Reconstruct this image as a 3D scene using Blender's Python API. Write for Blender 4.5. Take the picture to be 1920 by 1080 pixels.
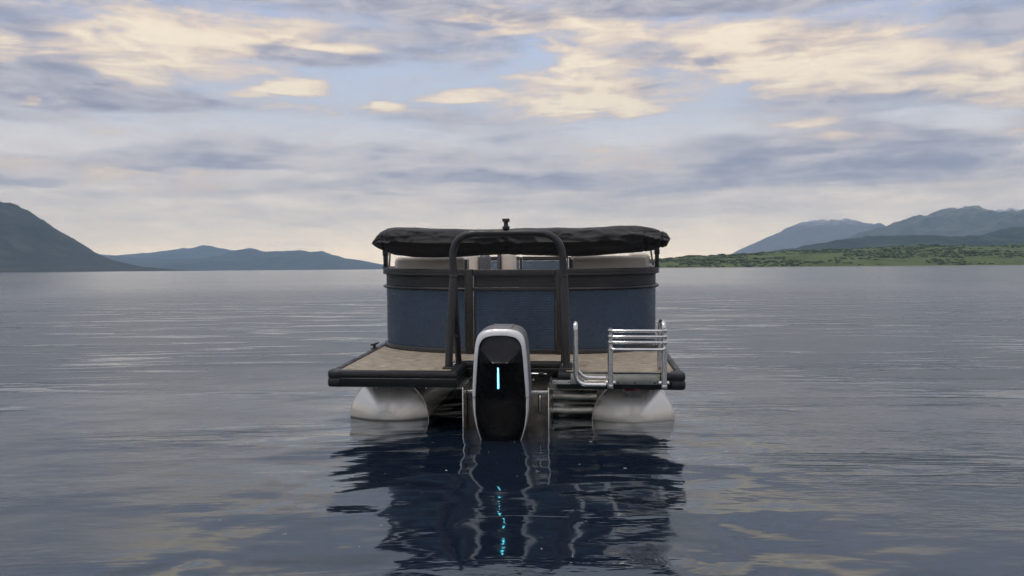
import bpy, bmesh, math, random
import numpy as np
from mathutils import Matrix, Vector, Euler

for o in list(bpy.data.objects):
    bpy.data.objects.remove(o)
scene = bpy.context.scene
COL = scene.collection
R = math.radians
random.seed(7)

# ------------------------------------------------------------------ camera
CAM_H = 1.192
cam_data = bpy.data.cameras.new("camera")
cam = bpy.data.objects.new("camera", cam_data)
COL.objects.link(cam)
cam_data.sensor_width = 36.0
cam_data.lens = 28.125
cam_data.clip_start = 0.1
cam_data.clip_end = 60000
pitch, roll = R(-1.413), 0.0070
CM = Matrix.Rotation(pitch, 3, 'X') @ Matrix.Rotation(roll, 3, 'Y')
_r, _f, _u = CM.col[0], CM.col[1], CM.col[2]
cam.matrix_world = Matrix(((_r.x, _u.x, -_f.x, 0), (_r.y, _u.y, -_f.y, 0), (_r.z, _u.z, -_f.z, CAM_H), (0, 0, 0, 1)))
scene.camera = cam

# ------------------------------------------------------------------ view, engine
scene.view_settings.view_transform = 'Standard'
scene.view_settings.look = 'None'
scene.view_settings.gamma = 1.0
scene.view_settings.exposure = 0.0
scene.view_settings.use_curve_mapping = False
scene.render.engine = 'CYCLES'
scene.cycles.use_denoising = True
scene.cycles.use_adaptive_sampling = True
scene.cycles.adaptive_threshold = 0.02
scene.cycles.adaptive_min_samples = 12
scene.cycles.max_bounces = 5
scene.cycles.diffuse_bounces = 2
scene.cycles.glossy_bounces = 4
scene.cycles.transmission_bounces = 1
scene.cycles.transparent_max_bounces = 4
scene.cycles.volume_bounces = 0
scene.cycles.sample_clamp_indirect = 8.0

SUN_EL, SUN_AZ = R(70), R(-145)          # azimuth from +Y, positive to the right

# ------------------------------------------------------------------ node helper
class N:
    """small wrapper to write node graphs as expressions"""
    def __init__(self, tree):
        self.t = tree
    def node(self, typ, **kw):
        n = self.t.nodes.new(typ)
        for k, v in kw.items():
            setattr(n, k, v)
        return n
    def _set(self, sock, v):
        if isinstance(v, bpy.types.NodeSocket):
            self.t.links.new(v, sock)
        else:
            sock.default_value = v
    def m(self, op, a, b=None, c=None, clamp=False):
        n = self.node('ShaderNodeMath', operation=op, use_clamp=clamp)
        for i, v in enumerate((a, b, c)):
            if v is not None:
                self._set(n.inputs[i], v)
        return n.outputs[0]
    def v(self, op, a, b=None, c=None):
        n = self.node('ShaderNodeVectorMath', operation=op)
        for i, x in enumerate((a, b, c)):
            if x is not None:
                if op == 'SCALE' and i == 1:
                    self._set(n.inputs['Scale'], x)
                else:
                    self._set(n.inputs[i], x)
        return n.outputs['Value'] if op in ('LENGTH', 'DOT_PRODUCT', 'DISTANCE') else n.outputs['Vector']
    def xyz(self, v):
        n = self.node('ShaderNodeSeparateXYZ')
        self._set(n.inputs[0], v)
        return n.outputs
    def vec(self, x, y, z):
        n = self.node('ShaderNodeCombineXYZ')
        for i, q in enumerate((x, y, z)):
            self._set(n.inputs[i], q)
        return n.outputs[0]
    def noise(self, vec, scale=1.0, detail=4.0, rough=0.5, dist=0.0, color=False, lac=2.0):
        n = self.node('ShaderNodeTexNoise')
        self._set(n.inputs['Vector'], vec)
        n.inputs['Scale'].default_value = scale
        n.inputs['Detail'].default_value = detail
        n.inputs['Roughness'].default_value = rough
        n.inputs['Lacunarity'].default_value = lac
        n.inputs['Distortion'].default_value = dist
        return n.outputs['Color' if color else 'Fac']
    def rng(self, v, a, b, c=0.0, d=1.0, smooth=True):
        n = self.node('ShaderNodeMapRange', interpolation_type='SMOOTHSTEP' if smooth else 'LINEAR')
        self._set(n.inputs['Value'], v)
        for k, q in (('From Min', a), ('From Max', b), ('To Min', c), ('To Max', d)):
            self._set(n.inputs[k], q)
        return n.outputs['Result']
    def mix(self, f, a, b):
        n = self.node('ShaderNodeMix', data_type='RGBA')
        self._set(n.inputs[0], f)
        for i, q in ((6, a), (7, b)):
            if isinstance(q, tuple) and len(q) == 3:
                q = q + (1.0,)
            self._set(n.inputs[i], q)
        return n.outputs[2]
    def ramp(self, f, stops):
        n = self.node('ShaderNodeValToRGB')
        self._set(n.inputs[0], f)
        e = n.color_ramp.elements
        while len(e) < len(stops):
            e.new(0.5)
        for k, (p, c) in enumerate(stops):
            e[k].position = p
            e[k].color = c + (1.0,) if len(c) == 3 else c
        return n.outputs[0]

def srgb(r, g, b):
    def f(c):
        c /= 255.0
        return c / 12.92 if c <= 0.04045 else ((c + 0.055) / 1.055) ** 2.4
    return (f(r), f(g), f(b))

# ------------------------------------------------------------------ world: evening sky with broken cloud
world = bpy.data.worlds.new("World")
scene.world = world
world.use_nodes = True
wt = world.node_tree
world.cycles.sampling_method = 'MANUAL'
world.cycles.sample_map_resolution = 256
wt.nodes.clear()
g = N(wt)
SKY_STRENGTH = 0.1
sky = g.node('ShaderNodeTexSky', sky_type='NISHITA')
sky.sun_disc = False
sky.sun_elevation = SUN_EL
sky.sun_rotation = SUN_AZ
sky.altitude = 0
sky.air_density = 1.0
sky.dust_density = 1.0
sky.ozone_density = 1.5
dirv = g.node('ShaderNodeTexCoord').outputs['Generated']
dx, dy, dz = g.xyz(dirv)
az = g.m('ARCTAN2', dx, dy)
el = g.m('ARCSINE', dz)
up = g.m('ABSOLUTE', dz)
# stretched direction: clouds seen at a low angle are long and flat
sv = g.v('MULTIPLY', g.vec(dx, dy, up), (1.0, 1.0, 4.2))
warp = g.v('SUBTRACT', g.noise(sv, 6.0, 2.0, 0.55, color=True), (0.5, 0.5, 0.5))
wx, wy, wz = g.xyz(warp)
n1 = g.noise(g.v('ADD', sv, (3.1, 1.7, 0.4)), 8.0, 5.0, 0.58)
n2 = g.noise(g.v('ADD', sv, (-2.3, 5.7, 1.9)), 12.5, 6.0, 0.60, 0.5)
n3 = g.noise(g.v('ADD', g.v('MULTIPLY', sv, (1.0, 1.0, 2.2)), (8.2, -4.4, 3.2)), 7.0, 4.0, 0.60)   # thin flat streaks
d1, d2, d3 = (g.m('SUBTRACT', q, 0.5) for q in (n1, n2, n3))
A = g.m('ADD', az, g.m('MULTIPLY_ADD', wx, 0.16, g.m('MULTIPLY', d2, 0.07)))
E_ = g.m('ADD', el, g.m('MULTIPLY_ADD', wy, 0.045, g.m('MULTIPLY', d3, 0.03)))
P = g.vec(A, E_, 0.0)

def cloud_mask(blobs):
    """sum of soft cloud masses given by direction (azimuth, elevation), weight"""
    acc = None
    for (px, py, sx, sy, w) in blobs:
        a = math.atan((px - 960) / 1500.0)
        e = math.atan((503 - py) / 1500.0 * math.cos(a))
        ia, ie = 1500.0 / (sx * 1.35 * math.cos(a) ** 2), 1500.0 / (sy * 1.35)
        q = g.v('LENGTH', g.v('MULTIPLY_ADD', P, (ia, ie, 0.0), (-a * ia, -e * ie, 0.0)))
        r = g.rng(q, 0.25, 1.0, w, 0.0)
        acc = r if acc is None else g.m('ADD', acc, r)
    return acc

CREAM = [(200, 85, 330, 55, .9), (520, 75, 200, 40, .6), (660, 90, 120, 14, .75), (545, 160, 88, 18, 1.6), (745, 201, 64, 13, 1.4),
         (880, 185, 90, 14, 1.2), (45, 174, 34, 10, 1.4), (900, 48, 130, 26, .7), (1060, 40, 220, 30, .5),
         (1250, 95, 260, 50, .7), (1060, 160, 140, 38, 1.0), (1180, 185, 150, 24, 1.0), (1480, 95, 240, 62, .8), (1700, 135, 320, 55, .75),
         (1880, 175, 150, 40, .55), (1450, 225, 80, 14, .7), (1560, 255, 90, 22, .55), (1470, 300, 60, 12, .6), (1060, 272, 90, 14, .55),
         (1210, 335, 60, 10, .5), (960, 345, 45, 12, .6), (90, 300, 230, 18, .5), (330, 325, 120, 12, .4), (220, 10, 160, 18, .5)]
GREY = [(130, 170, 260, 45, .95), (380, 190, 230, 22, .6), (330, 85, 70, 16, .45), (560, 108, 190, 20, .75), (760, 95, 200, 40, .75),
        (760, 30, 230, 26, .6), (80, 30, 150, 30, .55), (1330, 100, 160, 22, .7), (1130, 172, 90, 12, .9), (1230, 118, 130, 14, .6), (1550, 75, 140, 24, .55), (1450, 4, 700, 24, 1.1), (1850, 50, 170, 50, .6), (700, 0, 400, 18, .8),
        (1600, 200, 220, 30, .8), (1680, 255, 120, 28, .8), (1370, 290, 170, 24, .7), (1640, 305, 330, 34, .8), (1500, 338, 420, 22, .7), (1830, 290, 160, 26, .65), (900, 335, 330, 14, .75),
        (1080, 345, 240, 22, .6), (620, 270, 170, 16, .6), (330, 285, 200, 22, .55), (50, 330, 140, 9, .9), (190, 362, 90, 14, .55), (640, 352, 190, 12, .6), (610, 417, 40, 8, .8), (860, 240, 230, 16, .4), (500, 310, 220, 10, .5)]
CLEAR = [(760, 160, 280, 48, .9), (1280, 225, 190, 48, 1.0), (980, 125, 60, 40, .7), (1780, 235, 110, 22, .9), (950, 260, 260, 28, .5), (80, 245, 260, 22, .6), (520, 240, 300, 24, .5), (420, 150, 160, 30, .4)]
mc, mg, mb = cloud_mask(CREAM), cloud_mask(GREY), cloud_mask(CLEAR)
# clear air: Nishita blue veiled by thin high haze, creamier towards the horizon
nish = g.v('SCALE', sky.outputs[0], 0.8)
veil = g.ramp(g.m('MULTIPLY', up, 2.2), [(0.0, (2.9, 2.2, 1.35)), (0.10, (2.0, 1.58, 1.04)), (0.24, (1.10, .95, .80)),
                                        (0.42, srgb(208, 213, 223)), (0.72, srgb(184, 203, 240)), (1.0, srgb(198, 207, 222))])
veil = g.v('SCALE', veil, 1.14 / SKY_STRENGTH)
base = g.mix(0.80, nish, veil)
lowfade = g.rng(up, 0.02, 0.12)                      # cloud contrast dies out near the horizon
# grey-violet cloud
gf = g.m('MULTIPLY_ADD', mg, 0.80, g.m('MULTIPLY', d1, 2.4))
gf = g.m('MULTIPLY_ADD', d3, 1.3, gf)
gf = g.m('SUBTRACT', gf, g.m('MULTIPLY', mb, 0.85))
gfac = g.rng(gf, -0.65, 0.90, 0.0, 1.0)
gfac = g.m('MULTIPLY', gfac, g.m('MULTIPLY_ADD', lowfade, 0.70, 0.30))
gcol = g.v('SCALE', g.mix(g.rng(n2, 0.3, 0.7), srgb(140, 143, 161), srgb(192, 188, 191)), 1.18 / SKY_STRENGTH)
# cream, sunlit cloud: thin and pinkish at the rim, bright where thick
cf = g.m('MULTIPLY_ADD', mc, 0.86, g.m('MULTIPLY', d2, 2.9))
cf = g.m('MULTIPLY_ADD', d3, 0.9, cf)
cf = g.m('SUBTRACT', cf, g.m('MULTIPLY', mb, 0.45))
cf = g.m('SUBTRACT', cf, g.m('MULTIPLY', d1, 1.1))
cf = g.m('SUBTRACT', cf, g.m('MULTIPLY', mg, 0.55))
cfac = g.rng(cf, -0.45, 1.0, 0.0, 0.97)
cfac = g.m('MULTIPLY', cfac, g.m('MULTIPLY_ADD', lowfade, 0.8, 0.2))
ccol = g.v('SCALE', g.ramp(g.rng(cf, 0.1, 1.0, smooth=False), [(0.0, srgb(204, 192, 190)), (0.45, srgb(236, 213, 190)), (1.0, srgb(255, 238, 210))]), 1.06 / SKY_STRENGTH)
skyc = g.mix(gfac, base, gcol)
skyc = g.mix(cfac, skyc, ccol)
skyc = g.v('SCALE', skyc, g.rng(up, 0.30, 0.95, 1.04, 1.46))   # cloud cover is brighter overhead
bg = g.node('ShaderNodeBackground')
g._set(bg.inputs['Color'], skyc)
bg.inputs['Strength'].default_value = SKY_STRENGTH
wo = g.node('ShaderNodeOutputWorld')
wt.links.new(bg.outputs[0], wo.inputs[0])

# ------------------------------------------------------------------ sun, veiled by cloud
sun_data = bpy.data.lights.new("sun", 'SUN')
sun_data.energy = 1.3
sun_data.angle = R(14)
sun_data.color = (1.0, 0.93, 0.84)
sun = bpy.data.objects.new("sun", sun_data)
COL.objects.link(sun)
sd = Vector((math.sin(SUN_AZ) * math.cos(SUN_EL), math.cos(SUN_AZ) * math.cos(SUN_EL), math.sin(SUN_EL)))
sun.rotation_euler = sd.to_track_quat('Z', 'Y').to_euler()
sun.location = (0, 0, 60)

# ------------------------------------------------------------------ materials
def principled(name, color=(.5, .5, .5), rough=.5, metal=0.0, spec=0.5, ior=1.5):
    m = bpy.data.materials.new(name)
    m.use_nodes = True
    b = m.node_tree.nodes['Principled BSDF']
    b.inputs['Base Color'].default_value = tuple(color) + (1.0,)
    b.inputs['Roughness'].default_value = rough
    b.inputs['Metallic'].default_value = metal
    b.inputs['IOR'].default_value = ior
    b.inputs['Specular IOR Level'].default_value = spec
    return m, N(m.node_tree), b

def obj_co(g):
    return g.node('ShaderNodeTexCoord').outputs['Object']

def bump(g, b, height, dist=1.0, strength=1.0):
    n = g.node('ShaderNodeBump')
    n.inputs['Strength'].default_value = strength
    n.inputs['Distance'].default_value = dist
    g._set(n.inputs['Height'], height)
    g.t.links.new(n.outputs[0], b.inputs['Normal'])

def worn(name, color, rough, metal=0.0, var=0.25, scale=6.0, rvar=0.15, bumpd=0.0, bscale=300.0, spec=0.5):
    """paint / metal / plastic with slight uneven tone, smears and fine relief"""
    m, g, b = principled(name, color, rough, metal, spec)
    co = obj_co(g)
    n = g.noise(co, scale, 6, .6)
    lo = tuple(c * (1 - var) for c in color)
    hi = tuple(min(1, c * (1 + var)) for c in color)
    g._set(b.inputs['Base Color'], g.mix(g.rng(n, .3, .7), lo, hi))
    g._set(b.inputs['Roughness'], g.rng(g.noise(co, scale * 2.3, 5, .65), .3, .7, max(.03, rough - rvar), min(1, rough + rvar)))
    if bumpd:
        bump(g, b, g.noise(co, bscale, 2, .5), bumpd)
    return m

MAT = {}
MAT['charcoal'] = worn('charcoal_paint', (.030, .029, .029), .42, var=.15, bumpd=.0002, bscale=500)
MAT['trim'] = worn('black_trim', (.010, .010, .011), .46, var=.2, bumpd=.0002, bscale=400)
MAT['dark_frame'] = worn('charcoal_frame', (.022, .021, .020), .38, var=.15)
MAT['arch'] = worn('arch_powder_coat', (.021, .021, .022), .40, var=.15, bumpd=.0001, bscale=700)
MAT['arch_leg'] = worn('arch_leg_powder_coat', (.032, .031, .031), .42, var=.15, bumpd=.0001, bscale=700)
MAT['blue'] = worn('blue_panel_paint', (.052, .078, .116), .29, metal=.5, var=.10, scale=2.5, rvar=.06)
MAT['upper_band'] = worn('charcoal_panel_paint', (.024, .023, .023), .52, var=.12, scale=2.5)
MAT['vinyl'] = worn('beige_vinyl', (.62, .55, .465), .5, var=.06, bumpd=.0003, bscale=250)
MAT['vinyl_grey'] = worn('grey_vinyl', (.09, .09, .105), .5, var=.08, bumpd=.0003, bscale=250)
MAT['chrome'] = worn('polished_steel', (.72, .70, .67), .14, metal=1.0, var=.08, scale=14, rvar=.07)
MAT['plate'] = worn('brushed_steel', (.50, .48, .43), .34, metal=1.0, var=.14, scale=9, rvar=.08)
MAT['pod'] = worn('aluminium_pod', (.17, .155, .13), .40, metal=1.0, var=.25, scale=9, rvar=.15)
MAT['pod_edge'] = worn('aluminium_edge', (.75, .74, .72), .3, metal=1.0, var=.1)
MAT['under'] = worn('dark_underdeck', (.012, .012, .012), .55)
MAT['black_gloss'] = worn('black_gloss_cowl', (.0025, .0025, .003), .26, var=.2, rvar=.06, spec=.16)
MAT['cowl_sky_sheen'] = worn('sky_sheen_cowl', (.016, .015, .017), .16, var=.25, scale=9, rvar=.08, spec=.3)  # black cowl made lighter: reflected sky put into the colour
MAT['silver'] = worn('silver_cowl_frame', (.60, .60, .61), .40, metal=.15, var=.06, scale=8, bumpd=.0001, bscale=900)
MAT['cowl_side'] = worn('grey_cowl_side', (.20, .20, .205), .45, metal=.2, var=.1, bumpd=.0003, bscale=400)
MAT['black_plastic'] = worn('black_plastic', (.012, .012, .013), .4)
MAT['red'] = worn('decal_red', (.33, .02, .02), .45, var=.2)
MAT['decal'] = worn('decal_white', (.42, .41, .40), .45, var=.15, scale=30)
MAT['decal_print'] = worn('decal_print', (.12, .12, .12), .5)
MAT['bolt_dark'] = worn('dark_hole', (.01, .01, .01), .6)

def cover_material():
    m, g, b = principled('black_canvas', (.022, .021, .022), .72)
    co = obj_co(g)
    n = g.noise(co, 9, 6, .6)
    g._set(b.inputs['Base Color'], g.mix(g.rng(n, .3, .7), (.012, .0118, .0125), (.017, .0165, .0172)))
    h = g.m('MULTIPLY_ADD', g.noise(g.v('MULTIPLY', co, (1, 1.6, 2.2)), 14, 5, .55, 1.2), .006, g.m('MULTIPLY', g.noise(co, 420, 2, .5), .0006))
    bump(g, b, h, 1.0, .9)
    b.inputs['Sheen Weight'].default_value = .08
    return m
MAT['cover'] = cover_material()

def carpet_material():
    m, g, b = principled('woven_deck_vinyl', (.33, .27, .22), .75, spec=.3)
    co = obj_co(g)
    x, y, z = g.xyz(co)
    thread = g.noise(g.v('MULTIPLY', co, (28, 420, 1)), 1.0, 3, .6)
    cross = g.noise(g.v('MULTIPLY', co, (330, 90, 1)), 1.0, 2, .5)
    big = g.noise(co, 2.2, 5, .6)
    slub = g.noise(g.v('MULTIPLY', co, (9, 62, 1)), 1.0, 3, .70)
    t = g.m('ADD', g.m('MULTIPLY', thread, .28), g.m('ADD', g.m('MULTIPLY', cross, .17), g.m('MULTIPLY', slub, .55)))
    c = g.ramp(t, [(.38, (.07, .055, .038)), (.46, (.215, .178, .132)), (.53, (.365, .308, .236)), (.62, (.62, .53, .41))])
    c = g.mix(g.rng(big, .35, .7, 0, .22), c, (.24, .195, .145))
    g._set(b.inputs['Base Color'], c)
    bump(g, b, t, .004)
    return m
MAT['carpet'] = carpet_material()

def pontoon_material():
    """brushed aluminium, brushed around the tube's axis; water spots and a stain line"""
    m, g, b = principled('brushed_aluminium', (.66, .64, .60), .34, 1.0)
    co = obj_co(g)
    x, y, z = g.xyz(co)
    ax = g.m('SUBTRACT', g.m('ABSOLUTE', x), .97)
    zz = g.m('ADD', z, .444)
    rad = g.m('SQRT', g.m('ADD', g.m('MULTIPLY', ax, ax), g.m('MULTIPLY', zz, zz)))
    streak = g.noise(g.vec(g.m('MULTIPLY', g.m('ARCTAN2', zz, ax), 5.0), g.m('MULTIPLY', rad, 2.0), 0.0), 1.0, 3, .6)
    blot = g.noise(co, 7, 6, .65)
    c = g.mix(g.rng(g.m('ADD', g.m('MULTIPLY', blot, .5), g.m('MULTIPLY', streak, .5)), .35, .65), (.74, .70, .63), (.84, .81, .75))  # random blotches, plus radial reflection wedges put into the colour
    sv = g.node('ShaderNodeTexVoronoi')
    g._set(sv.inputs['Vector'], co)
    sv.inputs['Scale'].default_value = 90
    spot = g.rng(sv.outputs['Distance'], .05, .13, 1, 0)
    spot = g.m('MULTIPLY', spot, g.rng(g.noise(co, 12, 3), .5, .6))
    c = g.mix(g.m('MULTIPLY', spot, .18), c, (.14, .13, .12))
    c = g.mix(g.rng(zz, .0, .018, .75, 0), c, (.10, .09, .07))
    g._set(b.inputs['Base Color'], c)
    g._set(b.inputs['Roughness'], g.rng(streak, .3, .7, .30, .42))
    b.inputs['Anisotropic'].default_value = .8
    b.inputs['Anisotropic Rotation'].default_value = .25
    tg = g.node('ShaderNodeTangent', direction_type='RADIAL', axis='Y')
    g.t.links.new(tg.outputs[0], b.inputs['Tangent'])
    return m
MAT['pontoon'] = pontoon_material()

def emit(name, col, s):
    m, g, b = principled(name, (.02, .02, .02), .3)
    b.inputs['Emission Color'].default_value = col + (1.0,)
    b.inputs['Emission Strength'].default_value = s
    return m
MAT['led_core'] = emit('led_core', (.16, .78, 1.0), 5.5)
MAT['led_rim'] = emit('led_rim', (.0, .45, .65), 1.6)

# ------------------------------------------------------------------ mesh helpers
class MB:
    """collects vertices and faces for one mesh"""
    def __init__(self):
        self.v, self.f = [], []
    def add(self, vs, fs):
        o = len(self.v)
        self.v += [tuple(p) for p in vs]
        self.f += [tuple(i + o for i in q) for q in fs]
        return self
    def grid(self, rows, close_u=False, close_v=False, cap=False):
        """rows: list of equally long point lists"""
        nr, nc = len(rows), len(rows[0])
        vs = [p for r in rows for p in r]
        fs = []
        for i in range(nr if close_u else nr - 1):
            for j in range(nc if close_v else nc - 1):
                a, b_ = i, (i + 1) % nr
                c, d = j, (j + 1) % nc
                fs.append((a * nc + c, a * nc + d, b_ * nc + d, b_ * nc + c))
        if cap:
            fs.append(tuple(range(nc))[::-1])
            fs.append(tuple((nr - 1) * nc + j for j in range(nc)))
        return self.add(vs, fs)
    def tube(self, pts, r, seg=16, cap=True, closed=False):
        pts = [Vector(p) for p in pts]
        n = len(pts)
        rr = r if isinstance(r, (list, tuple)) else [r] * n
        rows = []
        prev = None
        for i, p in enumerate(pts):
            if closed:
                t = (pts[(i + 1) % n] - pts[i - 1]).normalized()
            else:
                t = (pts[min(i + 1, n - 1)] - pts[max(i - 1, 0)]).normalized()
            if prev is None:
                a = Vector((0, 0, 1)) if abs(t.z) < .9 else Vector((0, 1, 0))
                u = t.cross(a).normalized()
            else:
                u = (prev - t * prev.dot(t)).normalized()
            prev = u
            w = t.cross(u)
            rows.append([p + (u * math.cos(2 * math.pi * k / seg) + w * math.sin(2 * math.pi * k / seg)) * rr[i] for k in range(seg)])
        return self.grid(rows, close_u=closed, close_v=True, cap=cap and not closed)
    def box(self, x0, x1, y0, y1, z0, z1, b=0.0):
        if b <= 0:
            vs = [(x, y, z) for z in (z0, z1) for y in (y0, y1) for x in (x0, x1)]
            return self.add(vs, [(0, 2, 3, 1), (4, 5, 7, 6), (0, 1, 5, 4), (2, 6, 7, 3), (0, 4, 6, 2), (1, 3, 7, 5)])
        bm = bmesh.new()
        bmesh.ops.create_cube(bm, size=1.0)
        for v in bm.verts:
            v.co = Vector(((x0 + x1) / 2 + v.co.x * (x1 - x0), (y0 + y1) / 2 + v.co.y * (y1 - y0), (z0 + z1) / 2 + v.co.z * (z1 - z0)))
        bmesh.ops.bevel(bm, geom=list(bm.edges), offset=b, segments=3, affect='EDGES', profile=.5)
        bm.verts.index_update()
        self.add([v.co for v in bm.verts], [[v.index for v in f.verts] for f in bm.faces])
        bm.free()
        return self
    def lathe(self, prof, c, axis='Z', seg=24):
        """prof: list of (radius, offset along axis)"""
        rows = []
        for (r, h) in prof:
            row = []
            for k in range(seg):
                a = 2 * math.pi * k / seg
                x, y = r * math.cos(a), r * math.sin(a)
                p = {'Z': (x, y, h), 'Y': (x, h, y), 'X': (h, x, y)}[axis]
                row.append((c[0] + p[0], c[1] + p[1], c[2] + p[2]))
            rows.append(row)
        return self.grid(rows, close_v=True, cap=True)
    def sweep(self, path, prof, closed_prof=True, cap=True):
        """path: plan polyline [(x, y)], prof: [(offset to the right of travel, z)], mitred at corners"""
        n = len(path)
        P2 = [Vector(p) for p in path]
        rows = []
        for i in range(n):
            d0 = (P2[i] - P2[i - 1]).normalized() if i > 0 else None
            d1 = (P2[i + 1] - P2[i]).normalized() if i < n - 1 else None
            d0 = d0 or d1
            d1 = d1 or d0
            n0, n1_ = Vector((d0.y, -d0.x)), Vector((d1.y, -d1.x))
            mm = (n0 + n1_)
            mm = mm / max(1e-6, mm.dot(n0)) if mm.length > 1e-6 else n0
            rows.append([(P2[i].x + mm.x * o, P2[i].y + mm.y * o, z) for (o, z) in prof])
        return self.grid(rows, close_v=closed_prof, cap=cap and closed_prof)
    def build(self, name, mat, parent=None, off=(0, 0, 0), smooth=35.0, kind=None):
        me = bpy.data.meshes.new(name)
        me.from_pydata([(p[0] - off[0], p[1] - off[1], p[2] - off[2]) for p in self.v], [], self.f)
        me.validate()
        bm = bmesh.new()
        bm.from_mesh(me)
        bmesh.ops.recalc_face_normals(bm, faces=list(bm.faces))
        if smooth:
            for f in bm.faces:
                f.smooth = True
            for e in bm.edges:
                e.smooth = len(e.link_faces) == 2 and e.calc_face_angle(0) < R(smooth)
        bm.to_mesh(me)
        bm.free()
        me.materials.append(MAT[mat] if isinstance(mat, str) else mat)
        o = bpy.data.objects.new(name, me)
        COL.objects.link(o)
        if parent is not None:
            o.parent = parent
        if kind:
            o['kind'] = kind
        return o

def arc(c, r, a0, a1, n, plane='XZ', y=0.0):
    out = []
    for k in range(n + 1):
        a = R(a0 + (a1 - a0) * k / n)
        u, w = c[0] + r * math.cos(a), c[1] + r * math.sin(a)
        out.append((u, y, w) if plane == 'XZ' else ((y, u, w) if plane == 'YZ' else (u, w, y)))
    return out

def round_path(pts, r, n=8):
    """rounds the corners of a 3D polyline"""
    pts = [Vector(p) for p in pts]
    out = [pts[0]]
    for i in range(1, len(pts) - 1):
        a, b_, c = pts[i - 1], pts[i], pts[i + 1]
        ri = r[i - 1] if isinstance(r, (list, tuple)) else r
        p0 = b_ + (a - b_).normalized() * ri
        p1 = b_ + (c - b_).normalized() * ri
        for k in range(n + 1):
            t = k / n
            out.append(p0 * (1 - t) ** 2 + b_ * 2 * t * (1 - t) + p1 * t * t)
    out.append(pts[-1])
    return out

def empty(name, M, label, cat, group=None):
    o = bpy.data.objects.new(name, None)
    o.empty_display_size = .2
    COL.objects.link(o)
    o.matrix_world = M
    o['label'] = label
    o['category'] = cat
    if group:
        o['group'] = group
    return o

# value noise for geometry
def _hash(ix, iy, s):
    h = (ix.astype(np.int64) * 374761393 + iy.astype(np.int64) * 668265263 + s * 974634777) & 0x7fffffff
    h = ((h ^ (h >> 13)) * 1274126177) & 0x7fffffff
    return ((h ^ (h >> 16)) & 0xffff) / 65535.0
def vnoise(x, y, s=0):
    x, y = np.asarray(x, float), np.asarray(y, float)
    ix, iy = np.floor(x), np.floor(y)
    fx_, fy_ = x - ix, y - iy
    fx_, fy_ = fx_ * fx_ * fx_ * (fx_ * (fx_ * 6 - 15) + 10), fy_ * fy_ * fy_ * (fy_ * (fy_ * 6 - 15) + 10)
    a, b_, c, d = _hash(ix, iy, s), _hash(ix + 1, iy, s), _hash(ix, iy + 1, s), _hash(ix + 1, iy + 1, s)
    return (a * (1 - fx_) + b_ * fx_) * (1 - fy_) + (c * (1 - fx_) + d * fx_) * fy_
def fbm(x, y, s=0, o=5, gain=.5):
    t, a, w = 0, 1.0, 0
    for k in range(o):
        t = t + a * vnoise(np.asarray(x) * 2 ** k, np.asarray(y) * 2 ** k, s + k)
        w += a
        a *= gain
    return t / w
def ridged(x, y, s=0, o=5):
    t, a, w = 0, 1.0, 0
    for k in range(o):
        t = t + a * (1 - np.abs(2 * vnoise(np.asarray(x) * 2 ** k, np.asarray(y) * 2 ** k, s + k) - 1))
        w += a
        a *= .5
    return t / w

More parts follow.
